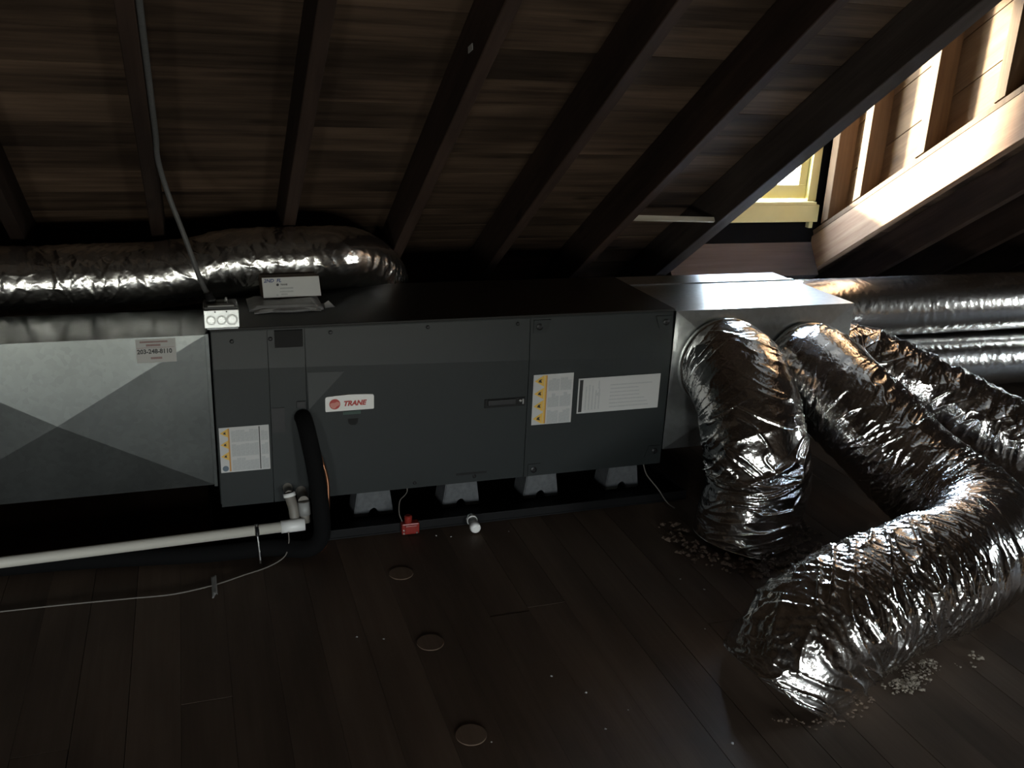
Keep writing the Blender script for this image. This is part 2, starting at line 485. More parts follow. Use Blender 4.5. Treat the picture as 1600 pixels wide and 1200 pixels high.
# ------------------------------------------------------------------ ceiling: roof boards, rafters
cl = struct(put('ceiling', *(lambda y0, y1, a, b: (
    [(XL, *rp(y0, a)), (DX0 - 0.1, *rp(y0, a)), (DX0 - 0.1, *rp(y1, a)), (XL, *rp(y1, a)),
     (XL, *rp(y0, b)), (DX0 - 0.1, *rp(y0, b)), (DX0 - 0.1, *rp(y1, b)), (XL, *rp(y1, b)),
     (DX1 + 0.1, *rp(y0, a)), (XR, *rp(y0, a)), (XR, *rp(y1, a)), (DX1 + 0.1, *rp(y1, a)),
     (DX1 + 0.1, *rp(y0, b)), (XR, *rp(y0, b)), (XR, *rp(y1, b)), (DX1 + 0.1, *rp(y1, b))],
    [(0, 1, 2, 3), (7, 6, 5, 4), (0, 4, 5, 1), (1, 5, 6, 2), (2, 6, 7, 3), (3, 7, 4, 0),
     (8, 9, 10, 11), (15, 14, 13, 12), (8, 12, 13, 9), (9, 13, 14, 10), (10, 14, 15, 11), (11, 15, 12, 8)]))(YRIDGE - 0.2, 2.2, RD + 0.024, RD + 0.05), M['deck']))
RROT = (-PT, 0, 0)
for y0, y1 in ((YRIDGE - 0.2, -1.24), (0.93, 2.2)):      # backing above and below the dormer opening
    q = [rp(y0, RD + 0.024), rp(y1, RD + 0.024), rp(y1, RD + 0.05), rp(y0, RD + 0.05)]
    prism('roof_backing', q, 'x', DX0 - 0.1, DX1 + 0.1, M['deck'], cl)
BP = 0.144
def roof_board(x0, x1, s0, s1, name='roof_board', off=RD, th=0.020, mat='deck'):
    """s = distance along the slope measured from y=0, downhill positive"""
    c = ((x0 + x1) / 2, (s0 + s1) / 2 * TC, ZR - (s0 + s1) / 2 * TS)
    n = (0, TS, TC)
    loc = Vector(c) + Vector(n) * (off + th / 2)
    hx, hs = (x1 - x0) / 2, (s1 - s0) / 2
    v, f = box_vf(-hx, hx, -hs, hs, -th / 2, th / 2)
    o = put(name, v, f, M[mat], cl, loc=loc, rot=RROT)
    return o
# board seams pass through y=.093 on the boards' lower face
s_ref = (0.093 - RD * TS) / TC
DS_BOT = 1.03                                            # lower end of the dormer opening along the slope
i0 = -22
for i in range(i0, 17):
    s0 = s_ref + i * BP; s1 = s0 + BP - random.uniform(0.0015, 0.005)
    if s1 * TC > 2.1: break
    if s0 * TC < YRIDGE: continue
    spans = [(XL, XR)]
    if s0 > -1.46 and s0 < DS_BOT: spans = [(XL, DX0 - 0.005), (DX1 + 0.005, XR)]
    vis = -1.7 < s0 < 1.6
    for a, b in spans:
        cuts = [a, b]
        if vis and a < 0:
            j = random.choice([-1, 0, 2, 3, 4, 5])
            cuts.append(rafter_x(j) + RT / 2)
            cuts.append(rafter_x(j - 6) + RT / 2)
        cuts = sorted(c for c in set(cuts) if a <= c <= b)
        for p, q in zip(cuts[:-1], cuts[1:]):
            if q - p > 0.05: roof_board(p + 0.001, q - 0.001, s0, s1)

def rafter(kx, y0, y1, mat, x0=None, name='rafter', th=RT, off0=0.0, off1=RD):
    """from y0 (uphill) to y1 (downhill) along the undersides"""
    x0 = rafter_x(kx) if x0 is None else x0
    s0, s1 = y0 / TC, y1 / TC
    c = Vector((x0 + th / 2, (s0 + s1) / 2 * TC, ZR - (s0 + s1) / 2 * TS)) + Vector((0, TS, TC)) * ((off0 + off1) / 2)
    hs = (s1 - s0) / 2
    v, f = box_vf(-th / 2, th / 2, -hs, hs, -(off1 - off0) / 2, (off1 - off0) / 2)
    o = put(name, v, f, M[mat], cl, loc=c, rot=RROT)
    bev(o, 0.0025, 1)
    return o
for kx in range(-8, 15):
    if kx == 7:
        rafter(7, YRIDGE, -1.28, 'rafter'); rafter(7, 0.93, 1.72, 'rafter')
    elif kx == 8:
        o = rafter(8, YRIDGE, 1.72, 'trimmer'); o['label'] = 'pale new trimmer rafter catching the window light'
    else:
        rafter(kx, YRIDGE, 1.72, 'littrim' if kx == 6 else 'rafter', th=RT6 if kx == 6 else RT)
# header board between the trimmer rafters, square to the slope
def header(y_low, mat):
    a0, a1 = -0.035, 0.150
    s0 = y_low / TC
    c = Vector(((DX0 + DX1) / 2, (s0 + 0.02) * TC, ZR - (s0 + 0.02) * TS)) + Vector((0, TS, TC)) * ((a0 + a1) / 2)
    v, f = box_vf(-(DX1 - DX0) / 2, (DX1 - DX0) / 2, -0.02, 0.02, -(a1 - a0) / 2, (a1 - a0) / 2)
    return put('header_board', v, f, M[mat], cl, loc=c, rot=RROT)
header(0.885, 'header')
header(-1.27, 'rafter')
# far side of the roof, behind the camera
def far(y, off):
    yy = 2 * YRIDGE - y
    q = rp(y, off); return (2 * YRIDGE - q[0], q[1])
ylow = 2 * YRIDGE - YB + 0.05
v = []
for off in (RD, RD + 0.04):
    for xx in (XL, XR):
        for yy in (YRIDGE - 0.15, ylow):
            v.append((xx, *far(yy, off)))
put('far_roof_deck', v, [(0, 1, 3, 2), (4, 6, 7, 5), (0, 2, 6, 4), (1, 5, 7, 3), (0, 4, 5, 1), (2, 3, 7, 6)], M['deck'], cl)
for kx in range(-8, 15):
    x0 = rafter_x(kx)
    v = []
    for off in (0, RD):
        for xx in (x0, x0 + RT):
            for yy in (YRIDGE, ylow):
                v.append((xx, *far(yy, off)))
    put('far_rafter', v, [(0, 1, 3, 2), (4, 6, 7, 5), (0, 2, 6, 4), (1, 5, 7, 3), (0, 4, 5, 1), (2, 3, 7, 6)], M['rafter'], cl)
box('ridge_board', XL, XR, YRIDGE - 0.02, YRIDGE + 0.02, rz(YRIDGE) - 0.02, rz(YRIDGE) + 0.2, M['rafter'], cl)

# ------------------------------------------------------------------ walls
gable = [(YB - 0.1, -0.05), (2.3, -0.05), (YRIDGE, rz(YRIDGE, RD) + 0.12), (YB - 0.1, far(ylow, RD)[1] + 0.1)]
struct(prism('wall_left', gable, 'x', XL - 0.05, XL, M['wall']))
GY, GZ = (-1.45, -1.05), (0.55, 1.10)
wrv, wrf = [], []
def seg_prism(poly):
    n0 = len(wrv); n = len(poly)
    for xx in (XR, XR + 0.05): wrv.extend((xx, y, z) for y, z in poly)
    wrf.append(tuple(n0 + k_ for k_ in range(n - 1, -1, -1))); wrf.append(tuple(n0 + n + k_ for k_ in range(n)))
    for k_ in range(n): wrf.append((n0 + k_, n0 + (k_ + 1) % n, n0 + n + (k_ + 1) % n, n0 + n + k_))
top = lambda y: (rz(y, RD) + 0.08) if y > YRIDGE else (rz(2 * YRIDGE - y, RD) + 0.08)
seg_prism([(YB - 0.1, -0.05), (YRIDGE, -0.05), (YRIDGE, top(YRIDGE)), (YB - 0.1, top(YB - 0.1))])
seg_prism([(YRIDGE, -0.05), (GY[0], -0.05), (GY[0], top(GY[0])), (YRIDGE, top(YRIDGE))])
seg_prism([(GY[0], -0.05), (GY[1], -0.05), (GY[1], GZ[0]), (GY[0], GZ[0])])
seg_prism([(GY[0], GZ[1]), (GY[1], GZ[1]), (GY[1], top(GY[1])), (GY[0], top(GY[0]))])
seg_prism([(GY[1], -0.05), (2.3, -0.05), (2.1, top(2.1)), (GY[1], top(GY[1]))])
struct(put('wall_right', wrv, wrf, M['wall']))
w5 = bpy.data.objects.new('window_5', None); COL.objects.link(w5); w5.location = (XR, -1.25, GZ[0]); WL[w5] = Vector((XR, -1.25, GZ[0])); struct(w5)
box('window_frame', XR - 0.01, XR + 0.05, GY[0], GY[1], GZ[0], GZ[0] + 0.04, M['yellow'], w5)
box('window_frame', XR - 0.01, XR + 0.05, GY[0], GY[1], GZ[1] - 0.04, GZ[1], M['yellow'], w5)
box('window_frame', XR - 0.01, XR + 0.05, GY[0], GY[0] + 0.04, GZ[0] + 0.04, GZ[1] - 0.04, M['yellow'], w5)
box('window_frame', XR - 0.01, XR + 0.05, GY[1] - 0.04, GY[1], GZ[0] + 0.04, GZ[1] - 0.04, M['yellow'], w5)
box('pane', XR + 0.02, XR + 0.024, GY[0] + 0.04, GY[1] - 0.04, GZ[0] + 0.04, GZ[1] - 0.04, M['glass'], w5)
WB = [(-1.75, -1.25), (-0.25, 0.25), (1.15, 1.65)]; WZ = (0.14, 0.76)
zt = far(ylow, RD)[1] + 0.15
wb_v, wb_f = [], []
edges = [XL] + [t for ab in WB for t in ab] + [XR]
cells = [(edges[i], edges[i + 1], -0.05, zt) for i in range(0, len(edges), 2)]
for ab in WB: cells += [(ab[0], ab[1], -0.05, WZ[0]), (ab[0], ab[1], WZ[1], zt)]
for (a, b, c, d) in cells:
    bv, bf = box_vf(a, b, YB - 0.06, YB, c, d)
    n0 = len(wb_v); wb_v += bv; wb_f += [tuple(n0 + t for t in q) for q in bf]
struct(put('wall_back', wb_v, wb_f, M['wall']))
for i, (a, b) in enumerate(WB):
    w = struct(put(f'window_{i + 2}', *(lambda V, Fc: (V, Fc))(*(lambda L_: ([p for bx in L_ for p in bx[0]], [tuple(n * 8 + t for t in q) for n, bx in enumerate(L_) for q in bx[1]]))(
        [box_vf(a, a + 0.04, YB - 0.05, YB + 0.01, *WZ), box_vf(b - 0.04, b, YB - 0.05, YB + 0.01, *WZ),
         box_vf(a, b, YB - 0.05, YB + 0.01, WZ[0], WZ[0] + 0.04), box_vf(a, b, YB - 0.05, YB + 0.01, WZ[1] - 0.04, WZ[1])])), M['yellow']))
    put('pane', *box_vf(a + 0.04, b - 0.04, YB - 0.03, YB - 0.026, WZ[0] + 0.04, WZ[1] - 0.04), M['glass'], w)

# ------------------------------------------------------------------ dormer
CI, CO = DX1, DX1 + 0.09          # stud inner edge, face of the sheathing
YW = 0.955                         # inner face of the dormer front wall
wr = struct(prism('wall_dormer_right', [(YW + 0.1, rz(YW + 0.1, RD)), (YW + 0.1, DTOP + 0.05), ((ZR + RD / TC - DTOP - 0.05) / math.tan(PT), DTOP + 0.05)], 'x', CO + 0.021, CO + 0.05, M['cheek']))
def cheek_boards(xa, xb, parent, low=RD - 0.02):
    o0 = RD + 0.028 - 0.17 * 0.0
    # seams through (y .264, z 1.435)
    off_ref = (1.435 - rz(0.264)) * TC
    kk = -3
    while True:
        a = off_ref + kk * 0.171; b = a + 0.171 - 0.004
        kk += 1
        if b < low: continue
        a = max(a, low)
        y_hi = YW + 0.05
        def yat(off): return (ZR + off / TC - DTOP) / math.tan(PT)
        if rz(y_hi, a) > DTOP: break
        poly = [(y_hi, rz(y_hi, a)), (y_hi, min(DTOP, rz(y_hi, b)))]
        if rz(y_hi, b) < DTOP: poly.append((yat(b), DTOP))
        poly.append((yat(a), DTOP))
        o = prism('sheathing_board', poly, 'x', xa, xb, M['cheek'], parent)
        # lay the grain along the slope
        o.data.transform(Matrix.Rotation(PT, 4, 'X')); o.rotation_euler = RROT
cheek_boards(CO, CO + 0.020, wr)
stud_y = [0.905, 0.712, 0.385, 0.045, -0.30, -0.63]
def studs(xa, xb, parent):
    for y in stud_y:
        t = 0.045
        poly = [(y, rz(y, RD + 0.026)), (y - t, rz(y - t, RD + 0.026)), (y - t, DTOP), (y, DTOP)]
        prism('stud', poly, 'x', xa, xb, M['stud'], parent, bevel=0.0015)
studs(CI, CO, wr)
# sole plate on the bright rafter
def plate(xa, xb, parent):
    poly = [rp(0.86, RD + 0.001), rp(-1.35, RD + 0.001), rp(-1.35, RD + 0.021), rp(0.86, RD + 0.021)]
    prism('sole_plate', poly, 'x', xa, xb, M['stud'], parent)
plate(CI, CO, wr)
wl = struct(prism('wall_dormer_left', [(YW + 0.1, rz(YW + 0.1, RD + 0.025)), (YW + 0.1, DTOP + 0.05), ((ZR + (RD + 0.025) / TC - DTOP - 0.05) / math.tan(PT), DTOP + 0.05)], 'x', DX0 - 0.15, DX0 - 0.121, M['cheek']))
cheek_boards(DX0 - 0.12, DX0 - 0.10, wl, RD + 0.026)
studs(DX0 - 0.10, DX0 - 0.01, wl)

M['bounce_boards'] = plain('blue_grey_bounce_boards', (0.20, 0.22, 0.26), 0.6, noise=0.06, scale=10)  # unseen blue-grey ceiling finish, added to reflect cool light onto the ducts
struct(box('ceiling_dormer', DX0 - 0.2, CO + 0.1, -1.30, 1.25, DTOP, DTOP + 0.05, M['bounce_boards']))
# front wall of the dormer around the window
OX0, OX1, OZ0, OZ1 = DX0 + 0.006, 2.672, 0.905, 1.96
fv, ff = [], []
for (a, b, c, d) in ((DX0 - 0.15, DX0, 0.76, DTOP), (DX0, OX0, 0.5, DTOP), (OX1, DX1, 0.5, DTOP), (DX1, CO + 0.05, 0.715, DTOP), (OX0, OX1, 0.5, 0.86), (OX0, OX1, OZ1, DTOP)):
    bv, bf = box_vf(a, b, YW, YW + 0.10, c, d)
    n0 = len(fv); fv += bv; ff += [tuple(n0 + t for t in q) for q in bf]
M['front_dark'] = plain('near_black_front', (0.0035, 0.0032, 0.0032), 0.9, spec=0.1)  # even near-black over the whole dormer front wall
struct(put('wall_dormer_front', fv, ff, M['front_dark']))
wn = bpy.data.objects.new('window_1', None); COL.objects.link(wn); wn.location = (2.28, YW, OZ0); WL[wn] = Vector((2.28, YW, OZ0)); struct(wn)
box('apron', DX0 + 0.005, 2.684, YW - 0.035, YW - 0.003, 0.806, 0.884, M['yellow'], wn, 0.004)
box('sill', DX0 + 0.01, 2.665, YW - 0.037, YW + 0.09, 0.884, 0.897, M['yellow'], wn, 0.003)
box('jamb', 2.632, 2.676, YW - 0.012, YW + 0.09, 0.897, OZ1, M['yellow'], wn, 0.003)
box('jamb', DX0 + 0.006, DX0 + 0.034, YW - 0.012, YW + 0.09, 0.897, OZ1, M['yellow'], wn, 0.003)
box('head_jamb', DX0 + 0.006, 2.676, YW - 0.012, YW + 0.09, OZ1 - 0.04, OZ1, M['yellow'], wn, 0.003)
for nm, z0, z1, yy in (('sash', 0.905, 1.915, YW + 0.012),):
    sa, sb = DX0 + 0.035, 2.631
    st = box(nm, sa, sb, yy, yy + 0.03, z0, z0 + 0.062, M['yellow'], wn, 0.003)
    box('stile', sa, sa + 0.030, yy, yy + 0.03, z0 + 0.062, z1 - 0.04, M['yellow'], st, 0.003)
    box('stile', sb - 0.042, sb, yy, yy + 0.03, z0 + 0.062, z1 - 0.04, M['yellow'], st, 0.003)
    box('top_rail', sa, sb, yy, yy + 0.03, z1 - 0.04, z1, M['yellow'], st, 0.003)
    box('pane', sa + 0.028, sb - 0.04, yy + 0.013, yy + 0.016, z0 + 0.06, z1 - 0.038, M['glass'], st)
box('stop_block', 2.644, 2.664, YW - 0.03, YW - 0.004, 0.778, 0.806, M['yellow'], wn, 0.002)

# batten and paper tag on the rafters
o = put('nailed_batten', *box_vf(-0.178, 0.178, -0.006, 0.006, -0.009, 0.009), M['batten'], None, loc=(1.694, 0.470, 0.902), rot=(-PT, 0.03, 0.0))
tag(o, 'thin pale wooden batten nailed between two rafters beside the dormer opening', 'batten')
o = put('paper_tag', *box_vf(-0.0008, 0.0008, -0.019, 0.019, -0.008, 0.008), M['paper'], None, loc=(rafter_x(3) - 0.0012, -0.298, 1.461), rot=(-0.25, 0, 0))
tag(o, 'small white paper tag stapled to the side of a roof rafter', 'tag')

# ------------------------------------------------------------------ air handler
ZB, ZT, UL, UD = 0.12, 0.68, 1.4846, 0.497
ah = thing('air_handler', 'long charcoal horizontal air handler cabinet with white and red brand badge', 'air handler', (0.74, 0.25, ZB))
box('cabinet', 0.002, UL - 0.002, 0.012, UD, ZB + 0.004, ZT - 0.006, M['cab'], ah, 0.004)
o = box('top_panel', 0.0, UL, 0.004, UD + 0.002, ZT - 0.008, ZT, M['cabtop'], ah, 0.003)
CR = lambda x: 0.560 - 0.029 * x                      # height of an added bend, shaped to imitate the reflected light's edge
def panel(x0, x1, z0=ZB + 0.002, z1=ZT - 0.012, g=0.0022):
    """front access panel with a bend near its top added for the lighter reflected band; flat lower field"""
    x0 += g / 2; x1 -= g / 2
    b = 0.010
    a, c = CR(x0), CR(x1)
    v = [(x0, 0, z0), (x1, 0, z0), (x1, 0, c), (x0, 0, a), (x1, b, z1), (x0, b, z1),
         (x0, 0.020, z0), (x1, 0.020, z0), (x1, 0.020, c), (x0, 0.020, a), (x1, 0.020, z1), (x0, 0.020, z1)]
    f = [(0, 1, 2, 3), (3, 2, 4, 5), (0, 6, 7, 1), (5, 4, 10, 11), (0, 3, 9, 6), (3, 5, 11, 9), (1, 7, 8, 2), (2, 8, 10, 4), (6, 9, 8, 7), (9, 11, 10, 8)]
    return put('access_panel', v, f, M['cab'], ah)
X1, X2, X3 = 0.159, 0.266, 0.972
pa = panel(0.004, X1); pb = panel(X1, X2); pc = panel(X2, X3); pd = panel(X3, UL - 0.002)
def front_y(x, z):
    c = CR(x)
    return 0.0 if z <= c else 0.010 * (z - c) / (ZT - 0.012 - c)
def screw(x, z, parent, r_=0.0062, m='screw'):
    y = front_y(x, z)
    lathe('screw', [(0, r_), (0.002, r_), (0.0035, r_ * 0.6)], (x, y + 0.0005, z), (x, y - 1, z), M[m], parent, 12, smooth=False)
for x, z, p_ in ((0.060, 0.640, pa), (0.168, 0.642, pb), (0.342, 0.653, pc), (0.638, 0.655, pc), (0.930, 0.652, pc),
                 (0.315, 0.148, pc), (0.60, 0.140, pc), (0.80, 0.142, pc)):
    screw(x, z, p_)
# dark blank plates
box('cover_plate', 0.180, 0.260, -0.0015 + 0.004, 0.009, 0.615, 0.666, M['hole'], pb)
box('cover_plate', 0.155 + 0.006, 0.200, -0.003, 0.001, 0.350, 0.430, M['black'], pb)
# added facet beside the badge, tilted to imitate a triangular reflection
put('reflection_facet', [(0.270, -0.0015, 0.535), (0.380, -0.0015, 0.532), (0.270, -0.0125, 0.420), (0.270, 0.001, 0.535), (0.380, 0.001, 0.532), (0.270, 0.001, 0.420)],
    [(0, 2, 1), (3, 4, 5), (0, 1, 4, 3), (1, 2, 5, 4), (2, 0, 3, 5)], M['cab'], pc)
# brand badge
def rrect(x0, x1, z0, z1, r_, bow=0.0, n=5):
    pts = []
    for cx, cz, a0 in ((x1 - r_, z1 - r_, 0), (x0 + r_, z1 - r_, 90), (x0 + r_ * .5, z0 + r_ * .5, 180), (x1 - r_ * .5, z0 + r_ * .5, 270)):
        rr = r_ if a0 < 180 else r_ * .5
        for k_ in range(n + 1):
            a = math.radians(a0 + 90 * k_ / n); pts.append((cx + rr * math.cos(a), cz + rr * math.sin(a)))
        if bow and a0 == 0:
            for t in np.linspace(0.1, 0.9, 7):
                pts.append((x1 - r_ - (x1 - x0 - 2 * r_) * t, z1 + bow * math.sin(math.pi * t)))
    return pts
bd = prism('brand_badge', rrect(0.320, 0.468, 0.407, 0.455, 0.007, 0.003), 'y', -0.006, 0.0005, M['badge'], ah)
em = disc('emblem', 0.3485, 0.4305, 0.0165, -0.0072, -0.0059, M['red'], bd, 28)
sw = [(0.3335, 0.433), (0.341, 0.4355), (0.349, 0.4355), (0.355, 0.4385), (0.361, 0.4365), (0.3636, 0.431), (0.362, 0.427), (0.354, 0.4235), (0.349, 0.4175), (0.342, 0.4175), (0.3355, 0.4235)]
prism('emblem_swirl', sw, 'y', -0.0078, -0.0071, M['pink'], em)
text('badge_lettering', 'TRANE', 0.374, -0.0064, 0.4230, 0.0215, M['red'], bd, shear=0.25, bold=0.0011, sx=1.0)
dw = box('display_window', 0.374, 0.428, -0.0015, 0.001, 0.392, 0.402, M['green'], ah)
prism('status_lens', [(0.388 + 0.0, 0.377), (0.420, 0.377), (0.418, 0.362), (0.410, 0.356), (0.397, 0.357), (0.390, 0.363)], 'y', -0.0015, 0.001, M['hole'], ah)
# latch
la = box('latch', 0.826, 0.964, -0.004, 0.001, 0.379, 0.408, M['hole'], ah, 0.0012)
box('latch_lever', 0.836, 0.930, -0.010, -0.003, 0.388, 0.406, M['black'], la, 0.002)
lathe('latch_pin', [(0, 0.006), (0.006, 0.006), (0.008, 0.004)], (0.945, -0.003, 0.399), (0.945, -1, 0.399), M['zinc'], la, 12)
box('latch_keeper', 0.953, 0.958, -0.007, -0.003, 0.386, 0.403, M['pvcgrey'], la)
box('bottom_slot', 0.738, 0.842, -0.0012, 0.001, 0.150, 0.157, M['hole'], ah)
# corner brackets on the end panel
for bx, bz, sx_, sz_ in ((1.005, 0.640, 1, 1), (1.452, 0.635, -1, 1), (1.008, 0.146, 1, -1), (1.452, 0.172, -1, -1)):
    y = front_y(bx, bz)
    pl_ = [(bx - 0.022 * sx_, bz + 0.022 * sz_), (bx + 0.036 * sx_, bz + 0.022 * sz_), (bx + 0.022 * sx_, bz - 0.020 * sz_), (bx - 0.022 * sx_, bz - 0.020 * sz_)]
    br = prism('corner_bracket', pl_, 'y', y - 0.0035, y + 0.008, M['cab'], ah)
    lathe('screw', [(0, 0.011), (0.003, 0.011), (0.005, 0.006)], (bx - 0.002 * sx_, y - 0.003, bz), (bx - 0.002 * sx_, -1, bz), M['screw'], br, 14, smooth=False)

# warning and rating labels
def hazard(x, z, s, parent):
    t = prism('hazard_triangle', [(x - s * 0.5, z), (x + s * 0.42, z + s * 0.55), (x + s * 0.42, z - s * 0.55)], 'y', -0.0016, -0.0010, M['amber'], parent)
def label_sheet(x0, x1, z0, z1, parent, name='warning_label'):
    return box(name, x0, x1, -0.0011, 0.0006, z0, z1, M['paper'], parent)
def print_box(name, x0, x1, z0, z1, m, parent):
    return box(name, x0, x1, -0.0015, -0.0009, z0, z1, M[m], parent)
def mark(x, z, s, parent):
    prism('hazard_mark', [(x - s * .16, z - s * .10), (x + s * .22, z - s * .2), (x + s * .12, z + s * .06), (x + s * .24, z + s * .2), (x - s * .05, z + s * .12)], 'y', -0.0020, -0.0015, M['darkink'], parent)
w2 = label_sheet(0.990, 1.130, 0.306, 0.480, ah)
w2['label'] = 'white warning label with a column of four amber hazard triangles'
for i in range(4):
    zc = 0.4585 - i * 0.0435
    hazard(1.012, zc, 0.036, w2); mark(1.012, zc, 0.034, w2)
print_box('orange_bar', 1.0285, 1.034, 0.309, 0.477, 'amber', w2)
print_box('brown_bar', 1.034, 1.038, 0.309, 0.477, 'orange', w2)
rr = random.Random(3)
for i in range(3):
    zt_ = 0.474 - i * 0.057
    for j in range(2):
        xa = 1.043 + j * 0.042
        for q in range(3):
            hgt = rr.uniform(0.034, 0.050)
            print_box('text_block', xa + q * 0.013, xa + q * 0.013 + 0.0125, zt_ - 0.052, zt_ - 0.052 + hgt, 'greyink', w2)
w1 = label_sheet(0.009, 0.152, 0.235, 0.379, ah)
w1['label'] = 'white warning label with three amber triangles and a round blue symbol'
for i in range(3):
    zc = 0.3615 - i * 0.037
    hazard(0.0235, zc, 0.025, w1); mark(0.024, zc, 0.022, w1)
disc('round_symbol', 0.0225, 0.248, 0.009, -0.0016, -0.0010, M['bluegrey'], w1, 18)
print_box('brown_bar', 0.034, 0.0385, 0.238, 0.376, 'orange', w1)
print_box('black_bar', 0.1225, 0.1255, 0.238, 0.376, 'darkink', w1)
for i in range(3):
    zt_ = 0.373 - i * 0.046
    for q in range(6):
        hgt = rr.uniform(0.030, 0.041)
        print_box('text_block', 0.043 + q * 0.013, 0.043 + q * 0.013 + 0.0125, zt_ - 0.042, zt_ - 0.042 + hgt, 'greyink', w1)
    for q in range(2):
        print_box('text_block', 0.1285 + q * 0.0105, 0.1385 + q * 0.0105, zt_ - 0.042, zt_ - 0.042 + rr.uniform(0.028, 0.04), 'greyink', w1)
w3 = label_sheet(1.149, 1.450, 0.334, 0.457, ah, 'rating_label')
w3['label'] = 'wide white rating label with a black bar at one end'
print_box('black_bar', 1.154, 1.166, 0.339, 0.452, 'darkink', w3)
for i in range(7):
    print_box('text_line', 1.262 + rr.uniform(0, 0.006), 1.43 - rr.uniform(0, 0.06), 0.348 + i * 0.013, 0.352 + i * 0.013, 'greyink', w3)
for i in range(5):
    print_box('text_line', 1.176 + i * 0.012, 1.181 + i * 0.012, 0.345, 0.395 + rr.uniform(-0.01, 0.04), 'greyink', w3)
disc('round_mark', 1.224, 0.398, 0.007, -0.0016, -0.0009, M['greyink'], w3, 14)
print_box('text_line', 1.2215, 1.2265, 0.418, 0.446, 'greyink', w3)

# ------------------------------------------------------------------ plenums
def plenum(name, label, x0, x1, y0, y1, z0, z1, bulge, break_frac, mat='galv', divide=None):
    t = thing(name, label, 'plenum', ((x0 + x1) / 2, (y0 + y1) / 2, z0))
    v, f = box_vf(x0, x1, y0, y1, z0, z1)
    f.remove((0, 1, 5, 4)); 
    # open the front, close it with a cross-broken sheet
    put('sheet_body', v, f, M[mat], t)
    cx, cz = x0 + (x1 - x0) * break_frac[0], z0 + (z1 - z0) * break_frac[1]
    c = [(x0, y0, z0), (x1, y0, z0), (x1, y0, z1), (x0, y0, z1), (cx, y0 - bulge, cz)]
    put('cross_broken_front', c, [(0, 1, 4), (1, 2, 4), (2, 3, 4), (3, 0, 4)], M[mat], t)
    return t
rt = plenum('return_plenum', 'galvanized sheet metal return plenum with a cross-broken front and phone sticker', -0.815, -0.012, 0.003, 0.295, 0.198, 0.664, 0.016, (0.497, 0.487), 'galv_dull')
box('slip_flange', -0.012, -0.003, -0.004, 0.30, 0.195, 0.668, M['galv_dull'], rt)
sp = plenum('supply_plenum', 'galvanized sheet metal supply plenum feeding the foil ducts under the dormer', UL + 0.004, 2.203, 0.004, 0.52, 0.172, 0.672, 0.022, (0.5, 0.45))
box('drive_cleat', UL + 0.004, 2.203, 0.375, 0.395, 0.672, 0.6765, M['galv'], sp)
# phone sticker on the return plenum: follows the top facet of the cross break
stc = thing('phone_sticker', 'silver sticker with a phone number on the return plenum', 'sticker', (-0.148, -0.004, 0.625))
sang = math.atan2(0.016, 0.240)
def on_facet(x, z):                   # y of the top facet
    cz = 0.198 + 0.466 * 0.487
    return 0.003 - 0.016 * (0.664 - z) / (0.664 - cz)
sh = put('sticker_sheet', [(-0.197, on_facet(0, 0.659) - 0.0012, 0.659), (-0.092, on_facet(0, 0.659) - 0.0012, 0.659), (-0.092, on_facet(0, 0.592) - 0.0012, 0.592), (-0.197, on_facet(0, 0.592) - 0.0012, 0.592),
                      (-0.197, on_facet(0, 0.659) - 0.0004, 0.659), (-0.092, on_facet(0, 0.659) - 0.0004, 0.659), (-0.092, on_facet(0, 0.592) - 0.0004, 0.592), (-0.197, on_facet(0, 0.592) - 0.0004, 0.592)],
         [(0, 3, 2, 1), (4, 5, 6, 7), (0, 1, 5, 4), (1, 2, 6, 5), (2, 3, 7, 6), (3, 0, 4, 7)], M['sticker'], stc)
def fr(x, z): return (x, on_facet(x, z) - 0.0016, z)
RTX = (math.pi / 2 - sang * 0.0, 0, 0)
text('phone_number', '203-248-8110', *fr(-0.1945, 0.6185), 0.0175, M['darkink'], stc, bold=0.0006, rot=(math.pi / 2 - sang, 0, 0), sx=0.93)
def inkline(x0, x1, z0, z1, m):
    ya, yb_ = on_facet(0, z0) - 0.0016, on_facet(0, z1) - 0.0016
    return put('print_line', [(x0, ya, z0), (x1, ya, z0), (x1, yb_, z1), (x0, yb_, z1), (x0, ya + .0003, z0), (x1, ya + .0003, z0), (x1, yb_ + .0003, z1), (x0, yb_ + .0003, z1)],
               [(0, 1, 2, 3), (4, 7, 6, 5), (0, 4, 5, 1), (1, 5, 6, 2), (2, 6, 7, 3), (3, 7, 4, 0)], M[m], stc)
inkline(-0.186, -0.113, 0.649, 0.654, 'fadered'); inkline(-0.170, -0.132, 0.639, 0.645, 'fadered')
inkline(-0.195, -0.096, 0.6345, 0.6355, 'fadered'); inkline(-0.160, -0.130, 0.602, 0.608, 'fadered')

# ------------------------------------------------------------------ foil ducts
class Noise2:
    """smooth value noise on (s, theta); periodic in theta"""
    def __init__(self, seed): self.g = np.random.default_rng(seed)
    def __call__(self, s, th, fs, nt_, skew=0.0):
        nt_ = int(nt_)
        u = s * fs; w = (th / (2 * np.pi) * nt_ + skew * u) 
        n_u = int(u.max()) + 4
        G = self.g.uniform(-1, 1, (n_u, nt_))
        iu = np.floor(u).astype(int); fu = u - iu; iw = np.floor(w).astype(int); fw = w - iw
        a = fu * fu * (3 - 2 * fu); b = fw * fw * (3 - 2 * fw)
        iw0 = iw % nt_; iw1 = (iw + 1) % nt_
        return (G[iu, iw0] * (1 - a) * (1 - b) + G[iu + 1, iw0] * a * (1 - b) + G[iu, iw1] * (1 - a) * b + G[iu + 1, iw1] * a * b)

